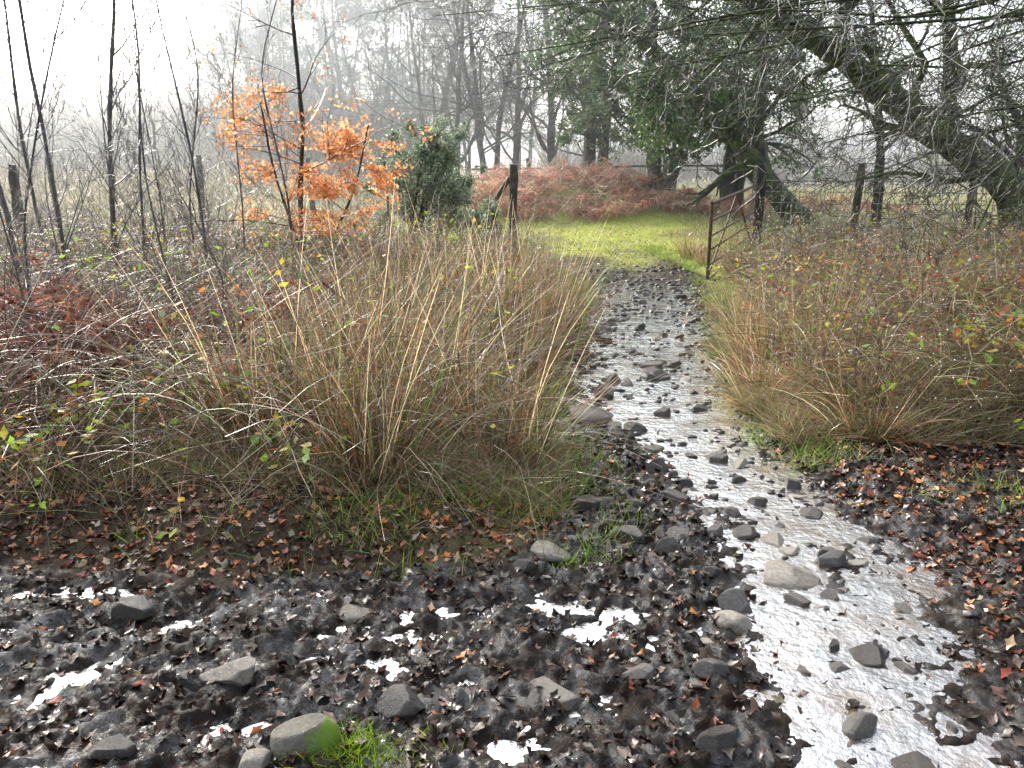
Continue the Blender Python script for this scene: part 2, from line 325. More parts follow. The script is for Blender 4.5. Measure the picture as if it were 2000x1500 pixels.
# litter
def litd(x,y):
    m=mudmask(x,y);xw=np.interp(y,PY,WX);st=np.exp(-((x-xw)/.36)**4)
    return np.clip(m*(1-.95*st)*np.where(y>4.6,.1,.6)*(.3+1.2*fbm(x*3,y*3,2,55))+(1-m)*1.*np.exp(-np.maximum(y-3.4,0)/1.2)+.5*((x>1.7)&(y<4.4)),0,1)*(1-.8*np.exp(-((x-2.6)/.4)**2-((y-3.55)/.2)**2))
x,y=scatter(50000,-3,4,1.5,7,litd)
x2,y2=scatter(2500,-2,4,7,17,lambda x,y:(pathd(x,y)<1.2)*1.)
x=np.concatenate([x,x2]);y=np.concatenate([y,y2])
N=len(x);B=Buf();m=mudmask(x,y)
dark=pal(N,[(.022,.012,.009),(.04,.022,.014),(.07,.037,.024),(.015,.010,.008),(.11,.065,.045)],.35)
brt=pal(N,[(.26,.065,.03),(.36,.12,.04),(.16,.045,.03),(.3,.19,.12),(.52,.2,.06),(.38,.29,.2)],.35)
pb=np.where(m>.5,np.where((x>1.65)&(y>2.1),.5,.07),.6)
c=np.where((R.rand(N)<pb)[:,None],brt,dark)
leaves(B,np.stack([x,y,H(x,y)+.003+.007*R.rand(N)],-1),R.uniform(.010,.031,N),c,.5,True)
add('leaf_litter',B.mesh('leaf_litter',M_litter),'wet fallen oak leaves strewn over the mud','leaves',kind='stuff')
# ---------------------------------------------------------------- rush tussocks
def tussock(n,L,spread,cols,p=None,W=.0028):
    B=Buf();a=R.rand(n)*6.28;r=.2*np.sqrt(R.rand(n));base=np.stack([r*np.cos(a),r*np.sin(a),-.03*np.ones(n)],-1)
    d=np.stack([np.cos(a)*spread*R.rand(n)*1.3,np.sin(a)*spread*R.rand(n)*1.3,np.ones(n)],-1)+R.randn(n,3)*.18;d=norm(d)
    Ls=L*R.uniform(.4,1.15,n);b=np.stack([np.cos(a),np.sin(a),-1.0*np.ones(n)],-1)*(Ls*R.rand(n)**1.6*.75)[:,None]+R.randn(n,3)*.08
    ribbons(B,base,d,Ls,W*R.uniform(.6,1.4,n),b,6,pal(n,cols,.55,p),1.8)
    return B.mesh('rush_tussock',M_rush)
def mk(f): 
    t=[(.24*f,.13*f,.06*f),(.38*f,.24*f,.125*f),(.09*f,.05*f,.03*f),(.64*f,.52*f,.35*f),(.11*f,.19*f,.045*f),(.06*f,.12*f,.03*f)]
    return [tussock(330,.85,.5,t,[.23,.17,.3,.08,.12,.1]),tussock(330,.75,.8,t,[.26,.18,.3,.1,.1,.06]),tussock(400,1.0,.28,t,[.28,.2,.24,.1,.1,.08]),tussock(340,.65,1.1,t,[.25,.22,.28,.1,.1,.05])]
TL=mk(.85);TR=mk(1.05)
def put_tus(x,y,s,V,lab='arching clump of tan dead rushes on the bank',k=None):
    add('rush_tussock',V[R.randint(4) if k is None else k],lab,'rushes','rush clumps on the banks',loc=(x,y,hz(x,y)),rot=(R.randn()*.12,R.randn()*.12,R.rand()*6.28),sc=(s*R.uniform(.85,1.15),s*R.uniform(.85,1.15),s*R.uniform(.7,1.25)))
n=0;tries=0;pts=[]
while n<155 and tries<12000:
    tries+=1
    y=R.uniform(3.6,11.5);x=R.uniform(-6.5,1.5)
    if x<-.72*y-.5: continue
    if x>-1.3 and y>10: continue
    if pathd(np.array([x]),np.array([y]))[0]<.16: continue
    if y<3.6+.7*sst(-.4,.2,x): continue
    if x<-1.6 and y<6.3 : continue
    if any((x-a)**2+(y-b_)**2<.28**2 for a,b_ in pts): continue
    pts.append((x,y));put_tus(x,y,.95 if x>-1.8 and y<8.5 else .7,TL,k=(2 if (x>-1.4 and y<8 and R.rand()<.75) else None));n+=1
n=0;tries=0;pts=[]
while n<130 and tries<15000:
    tries+=1
    y=4.35+7.5*R.rand()**1.2;x=R.uniform(1.3,8.5)
    if x>.72*y+.7: continue
    if pathd(np.array([x]),np.array([y]))[0]<.06+.25*(y>8.5): continue
    if any((x-a)**2+(y-b_)**2<.28**2 for a,b_ in pts): continue
    pts.append((x,y));put_tus(x,y,.8 if y<6.8 else .58,TR,k=(3 if R.rand()<.5 else None));n+=1
for (x,y) in [(2.8,12.6),(3.0,13.1),(3.2,12.4),(-.2,12.3),(2.9,11.9),(3.3,11.3),(3.0,10.7)]: put_tus(x,y,.7,TR,'pale upright rush clump beside the gateway')
# tangled stems (stuff)
def stems(name,N,fn,x0,x1,y0,y1,L,z,cols,label,r=(.0012,.0035),up=.25):
    x,y=scatter(N,x0,x1,y0,y1,fn);N=len(x);B=Buf()
    d=R.randn(N,3);d[:,2]=np.abs(d[:,2])*.8+up;d=norm(d);Ls=L*R.uniform(.4,1.3,N)
    b=R.randn(N,3)*.12*Ls[:,None];b[:,2]-=Ls*R.uniform(.1,.8,N)*(.3 if up>1 else 1)
    s=np.linspace(0,1,6);base=np.stack([x,y,H(x,y)+z*R.rand(N)],-1)
    P=base[:,None,:]+d[:,None,:]*(Ls[:,None]*s)[:,:,None]+b[:,None,:]*(s**2)[None,:,None]
    tubes(B,P,(R.uniform(r[0],r[1],N)[:,None]*(1-.6*s)[None,:]),3,pal(N,cols,.4))
    add(name,B.mesh(name,M_twig,True),label,'brambles' if up<1 else 'scrub',kind='stuff')
def okL(x,y): return ((pathd(x,y)>.25)&(x<1.4)&(y>3.15+.6*sst(-.8,.2,x))&(x>-.75*y-.6))*(1-.7*((y>9.5)&(x>-1.5)))*(.5+.5*sst(3.2,4.2,y))*(1-.5*((x>-1.3)&(y<8)))
def okR(x,y): return ((pathd(x,y)>.25)&(x>1.2)&(y>4.3)&(x<.75*y+.6))*1.
dk=[(.11,.065,.048),(.17,.11,.075),(.40,.31,.21),(.06,.03,.026),(.15,.16,.06)]
stems('bramble_thicket',34000,okL,-6.5,1.4,3.1,12,.78,.52,dk,'tangled bare bramble stems over the bank')
stems('bramble_thicket',18000,okR,1.2,8.5,4.3,11,.58,.42,[(.24,.14,.085),(.42,.31,.19),(.12,.06,.045),(.17,.22,.06),(.08,.045,.035)],'tangled bramble stems on the opposite bank')
stems('field_scrub',14000,lambda x,y:(np.abs(x)<.75*y)*(x<-1.8-(y-12)*.05)*(fbm(x*.5,y*.5,2,4)>.4)*(1-lawnf(x,y)),-26,-1,11.5,34,1.3,.1,[(.28,.23,.18),(.36,.31,.24),(.2,.17,.14)],'grey tan scrub stems across the field',(.003,.008),1.2)
stems('mound_stems',2500,lambda x,y:(((x-.9)/3.2)**2+((y-19)/1.7)**2<1)*1.,-2.5,4.6,17,21,.8,.3,[(.5,.34,.25),(.62,.46,.35),(.35,.2,.13)],'tangled dead stems over the bracken mound',(.003,.007))
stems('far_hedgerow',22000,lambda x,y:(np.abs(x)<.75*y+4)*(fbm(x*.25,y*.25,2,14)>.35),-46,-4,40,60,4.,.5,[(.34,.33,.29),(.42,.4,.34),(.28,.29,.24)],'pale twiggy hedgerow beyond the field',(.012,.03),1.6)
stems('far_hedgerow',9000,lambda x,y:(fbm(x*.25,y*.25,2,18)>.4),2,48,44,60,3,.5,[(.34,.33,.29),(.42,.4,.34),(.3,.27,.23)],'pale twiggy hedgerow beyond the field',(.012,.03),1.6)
# dew beads, sun sparkle painted as white specks
N=6500;x=R.uniform(-6,8,N);y=3.6+8*R.rand(N);k=(pathd(x,y)>.2)&(np.abs(x)<.72*y+.3);x=x[k];y=y[k];N=len(x)
ov_=np.array([[1,0,0],[-1,0,0],[0,1,0],[0,-1,0],[0,0,1],[0,0,-1]],float);of=np.array([[0,2,4],[2,1,4],[1,3,4],[3,0,4],[2,0,5],[1,2,5],[3,1,5],[0,3,5]])
v=ov_[None]*R.uniform(.0022,.0045,N)[:,None,None]*(1+.06*y)[:,None,None]+np.stack([x,y,H(x,y)+R.uniform(.3,.8,N)],-1)[:,None,:]
B=Buf();B.add(v,(of[None]+np.arange(N)[:,None,None]*6).reshape(-1,3),(1,1,1))
add('dew_glints',B.mesh('dew_glints',M_dew,True),'dew drops painted white as sun glints on the grass and brambles','dew',kind='stuff')
# scattered bank leaves
def floatleaves(N,fn,box,zr,cols,size,label,cat):
    x,y=scatter(N,*box,fn);N=len(x);B=Buf()
    leaves(B,np.stack([x,y,H(x,y)+R.uniform(*zr,N)],-1),R.uniform(*size,N),pal(N,cols,.3),.35)
    add(cat+'_leaves',B.mesh('l',M_leaf),label,cat,kind='stuff')
floatleaves(5600,lambda x,y:okL(x,y)*(fbm(x*1.2,y*1.2,2,91)>.47),(-6,1,3.2,9),(.15,.9),[(.36,.5,.06),(.24,.4,.05),(.6,.45,.08),(.5,.17,.04),(.14,.18,.06)],(.018,.038),'green and yellow bramble leaves through the thicket','bramble')
floatleaves(8000,lambda x,y:okR(x,y)*(fbm(x*1.2,y*1.2,2,95)>.4),(1.5,8,4.3,11),(.12,.7),[(.2,.28,.04),(.38,.13,.04),(.32,.09,.04),(.42,.35,.07),(.13,.18,.04)],(.016,.034),'red and green bramble leaves on the bank','bramble')
# bramble plants
def bramble(seed):
    B=Buf();n=7;a=R.rand(n)*6.28;d=norm(np.stack([np.cos(a)*.7,np.sin(a)*.7,np.ones(n)],-1));Ls=R.uniform(.8,1.5,n)
    s=np.linspace(0,1,10);b=np.stack([np.cos(a)*.5,np.sin(a)*.5,-R.uniform(.6,1.0,n)],-1)*Ls[:,None]
    P=d[:,None,:]*(Ls[:,None]*s)[:,:,None]+b[:,None,:]*(s**2)[None,:,None]+.02*R.randn(n,10,3)
    tubes(B,P,.0045*(1-.6*s)[None,:]*np.ones((n,1)),5,pal(n,[(.28,.13,.09),(.32,.25,.17),(.14,.07,.05)],.2))
    st=B.mesh('stem',M_twig,True);B=Buf()
    k=R.randint(2,10,50);q=P[R.randint(0,n,50),k];q=np.repeat(q,3,0)+R.randn(150,3)*.03
    leaves(B,q,R.uniform(.025,.045,150),pal(150,[(.38,.52,.06),(.26,.42,.06),(.58,.48,.09),(.55,.2,.05)],.25),.3)
    return st,B.mesh('leaves',M_leaf)
BV=[bramble(i) for i in range(4)]
for (x,y) in [(-2.3,3.9),(-1.75,3.7),(-.9,4.5),(-1.4,5.4),(-1.0,6.2),(-3.9,6.2),(-1.6,4.2),(-2.2,3.5),(-1.9,4.0),(-1.3,4.7),(-1.3,3.8),(-2.6,3.8),(-3.0,4.2),(-.4,5.0),(-4.3,7.0),(-2.2,6.8),(-2.0,4.6),(-1.7,5.0),(3.4,5.4),(4.2,6.3),(2.8,6.5),(3.9,5.1),(4.8,7.4),(3.3,7.6),(2.9,5.2),(3.6,4.7),(2.5,5.8),(3.1,4.9)]:
    k=R.randint(4);e=add('bramble',None,'arching bramble with green and yellow leaves','bramble','brambles on the banks',loc=(x,y,hz(x,y)+.08),rot=(0,0,R.rand()*6.28),sc=R.uniform(.65,.95))
    add('stem',BV[k][0],parent=e);add('leaves',BV[k][1],parent=e)
# ---------------------------------------------------------------- bracken
def bracken(pc):
    B=Buf();n=9;cols=pal(n,pc,.3)
    for i in range(n):
        a=R.rand()*6.28;L_=R.uniform(.6,1.0);K=12;s=np.linspace(0,1,K)
        h=np.array([math.cos(a),math.sin(a),0]);P=np.outer(s*L_*.75,h);P[:,2]=L_*(1.0*s-1.0*s**2*R.uniform(.7,1.15))
        P+=R.randn(K,3)*.012
        tubes(B,P[None],(.004*(1-.8*s))[None],4,cols[i:i+1]*.7)
        q=np.repeat(P[2:],5,0);m_=len(q);sd=np.cross(h,[0,0,1]);sg=np.tile([1,-1,1,-1,1],m_//5)[:,None]
        d=norm(sg*sd+.5*h+R.randn(m_,3)*.45);l=.24*(1-np.repeat(s[2:],5)*.8)*R.uniform(.5,1.2,m_)
        bd=R.randn(m_,3)*.07;bd[:,2]-=l*.6
        ribbons(B,q,d,l,np.full(m_,.008),bd,5,np.repeat(cols[i:i+1],m_,0)*R.uniform(.5,1.4,(m_,1)),1.2)
    return B.mesh('bracken',M_brack)
BK=[bracken([(.33,.12,.07),(.40,.18,.11),(.2,.075,.05)]) for i in range(4)]
BK2=[bracken([(.66,.36,.23),(.76,.48,.32),(.48,.23,.15),(.76,.56,.42)]) for i in range(4)]
def putb(x,y,s,V=None,dz=.02): add('bracken',(V or BK)[R.randint(4)],'collapsed russet dead bracken fern','bracken','dead bracken patches',loc=(x,y,hz(x,y)+dz),rot=(R.randn()*.25,R.randn()*.25,R.rand()*6.28),sc=s*R.uniform(.7,1.3))
for i in range(110):
    a=R.rand()*6.28;r=math.sqrt(R.rand());putb(.9+3.4*r*math.cos(a),19.2+1.6*r*math.sin(a),.85,BK2)
for i in range(44): putb(R.normal(-2.75,.42),R.normal(5.1,.45),1.1,None,.06)
for i in range(16): putb(R.normal(-3.4,.3),R.normal(5.9,.35),1.1)
for i in range(16): putb(R.uniform(3.6,5.4),R.uniform(5.2,7.4),.8)
for i in range(20): putb(R.uniform(4,9),R.uniform(18.5,22),.8,BK2)
# ---------------------------------------------------------------- trees
def resample(p,K):
    p=np.array(p,float);d=np.concatenate([[0],np.cumsum(np.linalg.norm(np.diff(p,axis=0),axis=1))]);s=np.linspace(0,d[-1],K)
    q=np.stack([np.interp(s,d,p[:,i]) for i in range(3)],-1)
    for _ in range(3): q[1:-1]=(q[:-2]+q[1:-1]*2+q[2:])/4
    return q
def sprout(P,Rd,m,ang,Lf,K,jit,trop,rf,tmin=.25,tmax=1.,rmin=.002,Lmode=None):
    N,Kp,_=P.shape;idx=np.repeat(np.arange(N),m);n=len(idx);t=R.uniform(tmin,tmax,n)*(Kp-1.001);k=t.astype(int);f=(t-k)[:,None]
    p=P[idx,k]*(1-f)+P[idx,k+1]*f;r=Rd[idx,k]*(1-f[:,0])+Rd[idx,k+1]*f[:,0];T=norm(P[idx,k+1]-P[idx,k])
    pr=norm(np.cross(T,R.randn(n,3)));an=ang*R.uniform(.6,1.3,n)[:,None];d=norm(T*np.cos(an)+pr*np.sin(an))
    Lp=np.linalg.norm(np.diff(P,axis=1),axis=2).sum(1)[idx];L_=Lp*Lf*R.uniform(.5,1.2,n)*(1.15-.6*t/(Kp-1)) if Lmode is None else Lmode*R.uniform(.5,1.2,n)
    Q=np.zeros((n,K,3));Q[:,0]=p;tr=np.array(trop)
    for j in range(1,K):
        d=norm(d+jit*R.randn(n,3)+tr);Q[:,j]=Q[:,j-1]+d*(L_/(K-1))[:,None]
    s=np.linspace(0,1,K);r0=np.maximum(r*rf,rmin);RR=r0[:,None]*(1-.75*s)[None,:]
    return Q,np.maximum(RR,rmin*.6)
def tree(name,trunks,spec,label,barkm,twigcol,cat='tree',leaf=None,loc=(0,0,0),group=None,trunklevels=1,sides=10):
    e=add(name,None,label,cat,group,loc=loc)
    BT=Buf();BC=Buf();P=[];Rd=[]
    K=26
    for pts_,r0,r1 in trunks:
        q=resample(pts_,K);wv=R.randn(K,3);wv[1:-1]=(wv[:-2]+wv[1:-1]+wv[2:])/2;q[1:]+=wv[1:]*r0*.16;P.append(q);Rd.append(np.linspace(r0,r1,K)*(1+.12*R.randn(K)));
    P=np.array(P);Rd=np.array(Rd);Rd[:,0]*=1.4;Rd[:,1]*=1.15
    tubes(BT,P,Rd,sides,(.5,.5,.5))
    lev=[(P,Rd)];
    for i,s in enumerate(spec):
        src=lev[-1]
        Q,RR=sprout(src[0],src[1],**s)
        if i<trunklevels: tubes(BT,Q,RR,6,(.5,.5,.5))
        else: tubes(BC,Q,RR,3,pal(len(Q),[twigcol],.25))
        lev.append((Q,RR))
    if leaf:
        BL=Buf();mat=None
        for (li,n,size,cols,spr,mat,filt) in leaf:
            Q=lev[li][0];k=R.randint(0,Q.shape[0],n);j=R.randint(1,Q.shape[1],n);p=Q[k,j]+R.randn(n,3)*spr
            if filt is not None: p=p[filt(p+np.array(loc))]
            leaves(BL,p,R.uniform(size*.6,size*1.3,len(p)),pal(len(p),cols,.3))
        add('foliage',BL.mesh('foliage',mat),parent=e)
    add('trunk',BT.mesh('trunk',barkm,True),parent=e)
    add('crown',BC.mesh('crown',M_twig,True),parent=e)
    return e
def copytree(e,loc,rz,sc,label=None):
    o=e.copy();COL.objects.link(o);o.location=loc;o.rotation_euler=(0,0,rz);o.scale=(sc,)*3
    if label:o['label']=label
    for c in e.children:
        d=c.copy();COL.objects.link(d);d.parent=o
    return o
S=lambda m,ang,Lf,K,jit,trop,rf,**k:dict(m=m,ang=ang,Lf=Lf,K=K,jit=jit,trop=trop,rf=rf,**k)
def bare(h,r,col,nt,loc,label,mat=M_farbark,q=1.,mt=5):
    tr=[]
    for i in range(nt):
        a=R.rand()*6.28;sp=.18*h if nt>1 else .06*h
        tr.append(([(0.15*i,0,-.2),(math.cos(a)*sp*.3,math.sin(a)*sp*.3,h*.3),(math.cos(a)*sp*.8,math.sin(a)*sp*.8,h*.65),(math.cos(a)*sp,math.sin(a)*sp,h)],r*(1 if nt==1 else .75),r*.1))
    return tree('bare_tree',tr,[S(int(16/nt)+7,1.05,.48,9,.2,(0,0,.05),.38,tmin=.11),S(8,.8,.5,7,.24,(0,0,.02),.5,rmin=.008*q),S(8,.8,.5,5,.26,(0,0,0),.55,rmin=.006*q),S(mt,.75,.6,4,.26,(0,0,0),.6,rmin=.005*q)],label,mat,col,loc=loc,group='bare winter trees')
fc=(.31,.34,.345)  # far twig colour, lightened to paint in the haze
T1=bare(9,.14,(.16,.16,.145),3,(-.9,28,.5),'bare multi-stemmed tree with fine grey twigs behind the mound',M_bark)
T2=bare(9.5,.16,(.16,.16,.145),1,(1.5,29,.5),'bare upright tree behind the bracken mound',M_bark)
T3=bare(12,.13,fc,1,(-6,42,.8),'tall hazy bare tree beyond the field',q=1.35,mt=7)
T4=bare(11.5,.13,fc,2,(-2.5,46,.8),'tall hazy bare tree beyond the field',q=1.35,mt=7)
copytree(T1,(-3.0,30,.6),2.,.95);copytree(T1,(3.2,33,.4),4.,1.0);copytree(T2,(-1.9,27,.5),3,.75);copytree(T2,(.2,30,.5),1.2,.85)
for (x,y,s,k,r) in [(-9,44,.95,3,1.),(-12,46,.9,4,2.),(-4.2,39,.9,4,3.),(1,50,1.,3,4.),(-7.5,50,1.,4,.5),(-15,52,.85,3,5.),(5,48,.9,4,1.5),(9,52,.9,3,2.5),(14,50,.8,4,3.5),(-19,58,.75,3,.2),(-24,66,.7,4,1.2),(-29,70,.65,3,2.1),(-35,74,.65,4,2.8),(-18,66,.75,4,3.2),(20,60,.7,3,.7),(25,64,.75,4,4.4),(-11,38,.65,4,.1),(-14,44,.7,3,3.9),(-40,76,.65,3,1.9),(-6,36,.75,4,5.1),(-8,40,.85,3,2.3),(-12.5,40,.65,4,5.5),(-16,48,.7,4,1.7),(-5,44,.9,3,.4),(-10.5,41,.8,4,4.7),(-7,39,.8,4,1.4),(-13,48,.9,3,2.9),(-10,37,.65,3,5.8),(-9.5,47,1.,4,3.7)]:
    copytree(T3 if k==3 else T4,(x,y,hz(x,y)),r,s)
# evergreen trees
hl=[(.10,.17,.055),(.14,.23,.075),(.05,.095,.035),(.23,.31,.13)]
def holly(loc,h,label,n=9000,lean=0.,seed=0):
    return tree('holly_tree',[([(0,0,-.2),(lean*.4,0,h*.35),(lean,0,h)],.2,.04),([(.2,.1,-.2),(.5,.2,h*.4),(.9+lean,.3,h*.9)],.15,.03)],
     [S(18,1.2,.42,7,.15,(0,0,-.02),.4,tmin=.22),S(7,.8,.5,5,.2,(0,0,-.04),.6,rmin=.005),S(5,.8,.5,4,.2,(0,0,-.03),.6,rmin=.004)],label,M_bark,(.05,.05,.04),leaf=[(3,n,.055,hl,.07,M_holly,None)],loc=loc)
holly((2.0,21.5,.4),6.5,'dense dark holly tree behind the bracken mound',18000)
holly((3.5,19.5,.4),6.,'dark green holly tree beside the leaning trunk',22000,-.5)
holly((5.4,20.5,.4),6.,'ivy covered evergreen tree behind the fence',18000)
# leaning trees
mossc=(.06,.062,.03)
tree('leaning_tree',[([(6.3,17,.2),(5.7,17,.85),(5.06,17,1.5),(4.3,17,2.5),(3.6,17,3.3),(2.53,17,3.95),(1.2,16.8,5.2)],.25,.09),([(5.3,17,1.2),(5.0,17.2,2.4),(5.05,17.2,3.6),(4.8,17.3,6)],.16,.07),([(4.6,17,2.2),(3.6,16.6,2.5),(2.6,16.3,2.7),(1.8,16,3.2)],.08,.03)],
 [S(13,.9,.4,8,.2,(0,0,.05),.45),S(7,.8,.5,6,.2,(0,0,0),.6,rmin=.006),S(6,.8,.5,4,.2,(0,0,0),.6,rmin=.005)],'dark leaning tree with twisting limbs by the fence',M_mossbark,(.05,.048,.035),leaf=[(2,18000,.05,hl,.14,M_holly,lambda p:p[:,2]>1.8)])
tree('leaning_oak',[([(8.0,12.5,.1),(7.75,12.5,1.0),(7.2,12.5,1.6),(6.6,12.5,2.0),(6.1,12.5,2.2),(5.5,12.5,2.65),(4.87,12.4,3.05),(4.4,12.4,3.5),(3.7,12.3,3.67),(2.5,12,4.6)],.27,.12),([(6.5,12.5,2.0),(6.3,12.2,3.0),(5.9,12,4.2),(5.6,12,5.6)],.12,.05),([(7.7,12.5,1.0),(8.3,12.4,2.2),(8.6,12.2,4)],.18,.1),([(7.3,12.5,1.5),(6.6,12.4,1.35),(5.9,12.3,1.5),(5.2,12.2,1.4)],.06,.02)],
 [S(15,.95,.36,8,.22,(0,0,-.02),.35,tmin=.2),S(8,.8,.5,6,.22,(0,0,-.03),.55,rmin=.006),S(5,.8,.5,4,.2,(0,0,-.02),.6,rmin=.005)],'thick mossy trunk leaning low over the fence',M_mossbark,mossc,leaf=[(1,4500,.04,hl,.14,M_holly,lambda p:p[:,2]>2.0)],sides=12)
tree('bare_tree',[([(9.3,15,.1),(9.2,15,2),(9.5,15,5)],.13,.05),([(7.2,16,.1),(7.1,16,1.8),(6.6,16,4.5)],.11,.04)],[S(14,.9,.45,7,.2,(0,0,0),.45),S(8,.8,.5,6,.2,(0,0,0),.6,rmin=.006),S(5,.8,.5,4,.2,(0,0,0),.6,rmin=.005)],'dark bare twin-stemmed tree behind the wire fence',M_bark,(.06,.055,.045),leaf=[(2,5500,.045,hl,.1,M_holly,lambda p:p[:,2]>1.5)])
# overhanging branches tree
ov=[([(7.4,6.5,.1),(7.3,6.5,2.5),(6.9,6.5,5.0)],.25,.14)]
limbs=[[(7.2,6.5,3.6),(5,6.6,3.1),(3.4,6.8,2.75),(2.0,7,2.45),(.8,7.2,2.3)],[(7.2,6.5,4.0),(5,7.2,3.5),(3.2,7.6,3.1),(1.6,8,2.9),(.2,8.2,2.7)],[(7.2,6.5,3.2),(5.2,6.2,2.8),(4.0,6.0,2.4),(3.1,5.8,2.0),(2.6,5.7,1.75)],[(7.3,6.5,2.6),(5.6,6.8,2.3),(4.4,7,1.9),(3.4,7.2,1.75),(2.6,7.3,1.65)],[(7.2,6.5,3.0),(5.0,5.6,2.55),(3.8,5.2,2.2),(3.1,5.0,1.75),(2.9,5,1.3)],[(7.1,6.5,4.5),(5,6,3.4),(3.5,5.6,2.7),(2.2,5.4,2.45),(1.2,5.2,2.35)],[(7.3,6.5,2.4),(6,7.5,2.2),(4.8,8,1.9),(3.9,8.3,1.55),(3.5,8.5,1.2)],[(7.2,6.5,3.4),(5.6,7.5,3.0),(4.3,8,2.6),(3.2,8.4,2.4),(2.2,8.8,2.35)],[(7.3,6.5,2.8),(5.5,6,2.2),(4.3,5.8,1.8),(3.7,5.7,1.35),(3.5,5.7,1.0)],[(7.2,6.5,4.6),(4.8,7.6,4.0),(2.8,8.4,3.4),(1.2,9,3.3),(-.6,9.4,3.35)],[(7.3,6.5,3.1),(5.8,6.8,2.8),(4.6,7.1,2.2),(4.1,7.3,1.6),(3.9,7.4,1.2)],[(7.2,6.5,3.9),(5.2,5.8,3.2),(4.1,5.3,2.7),(3.2,5,2.4),(2.4,4.9,2.2)],[(7.2,6.5,3.2),(5.6,5.8,2.7),(4.5,5.4,2.2),(3.7,5.2,1.7),(3.4,5.1,1.2)],[(7.2,6.5,3.3),(5.4,6.9,2.9),(4.2,7.2,2.5),(3.0,7.4,2.2),(2.0,7.6,2.0)]]
for pts_ in limbs+limbs[:3]+limbs[5:8]+limbs[9:10]:
    q=np.array(pts_);q[1:]+=R.randn(len(q)-1,3)*.16;ov.append((q.tolist(),.021,.005))
tree('overhanging_tree',ov,[S(17,.85,.34,10,.26,(-.01,0,-.05),.5,tmin=.2,rmin=.0044),S(6,.8,.5,6,.28,(0,0,-.03),.6,rmin=.0034),S(5,.8,.5,4,.26,(0,0,0),.6,rmin=.0026)],'bare tree with drooping thin mossy branches over the path',M_mossbark,(.024,.024,.017),trunklevels=1)
# saplings
def sapling(pts_,r,label,col=(.14,.13,.125)):
    r=r*.9
    tree('sapling',[(pts_,r,r*.3)],[S(18,.6,.26,7,.16,(0,0,.1),.45,tmin=.12,rmin=.0033),S(7,.65,.5,5,.2,(0,0,.05),.6,rmin=.0025),S(5,.6,.5,4,.2,(0,0,0),.6,rmin=.0018)],label,M_sap,col,group='young bare saplings',trunklevels=0)
sapling([(-4.3,7,0),(-4.35,7,1.2),(-4.5,7,2.4),(-4.6,7,4.2)],.026,'slender grey bare sapling on the bank')
sapling([(-3.95,7,0),(-3.9,7,1.2),(-3.95,7,2.2),(-4.0,7,4.2)],.024,'slender grey bare sapling on the bank')
sapling([(-4.0,8,0),(-3.95,8,1.0),(-3.85,8,2),(-3.65,8,3),(-3.6,8,4.4)],.032,'slender bare sapling with a slight bend')
sapling([(-2.9,7.5,0),(-2.85,7.5,.9),(-2.9,7.5,1.7),(-3.1,7.5,3.2)],.018,'thin dark bare sapling among brambles')
sapling([(-2.35,5.6,0),(-2.4,5.6,.7),(-2.5,5.6,1.5),(-2.45,5.6,2.6)],.011,'thin dark bare sapling among brambles')
sapling([(-3.2,5.2,0),(-3.15,5.2,1.2),(-2.9,5.2,2.0),(-2.5,5.2,3.0)],.012,'thin arching bare sapling')
sapling([(-5.2,9,0),(-5.3,9,2),(-5.2,9,4.8)],.024,'slender grey bare sapling on the bank')
sapling([(-2.0,5.0,0),(-1.8,5,.9),(-2.1,5,1.6)],.009,'thin dark bare sapling among brambles')
sapling([(-3.0,4.7,0),(-2.9,4.7,.8),(-3.0,4.7,1.7)],.010,'thin dark bare sapling among brambles')
sapling([(-3.5,7.6,0),(-3.45,7.6,1.4),(-3.3,7.6,2.6),(-3.35,7.6,4.0)],.017,'slender grey bare sapling on the bank')
for i in range(5):
    x=R.uniform(-5.2,-2.2);y=R.uniform(6.5,10);h=R.uniform(2.4,4)
    sapling([(x,y,0),(x+R.randn()*.06,y,h*.35),(x+R.randn()*.12,y,h*.7),(x+R.randn()*.2,y,h)],R.uniform(.01,.016),'thin upright bare sapling on the bank')
# orange beech
bc=[(.82,.38,.15),(.88,.48,.23),(.72,.28,.1),(.88,.56,.32)]
tree('beech_tree',[([(-2.3,9,0),(-2.35,9,1),(-2.25,9,2.),(-2.3,9,3),(-2.1,9,4.6)],.032,.012),([(-2.2,9,0),(-2.4,9,.8),(-2.6,9,1.5),(-2.7,9,2.4)],.02,.008),([(-2.3,9,.2),(-1.95,9,.9),(-1.7,9,1.4),(-1.55,9,2.)],.02,.008)],
 [S(28,1.4,.32,7,.09,(0,0,-.02),.4,tmin=.18,rmin=.004),S(8,.7,.5,5,.13,(0,0,-.02),.6,rmin=.002),S(5,.7,.5,4,.15,(0,0,0),.6,rmin=.0015)],'young beech holding bright orange dead leaves',M_bark,(.1,.08,.07),leaf=[(3,13000,.025,bc,.045,M_beech,lambda p:(p[:,2]>.85)&(p[:,2]<2.4)&(p[:,0]>-3.05)&(fbm(p[:,0]*1.5+20,p[:,2]*8+p[:,1]*.5,2,5)>.41)),(3,1100,.028,[(.6,.35,.2)],.03,M_beech,lambda p:(p[:,2]>2.3)|(p[:,2]<.9))],trunklevels=0)
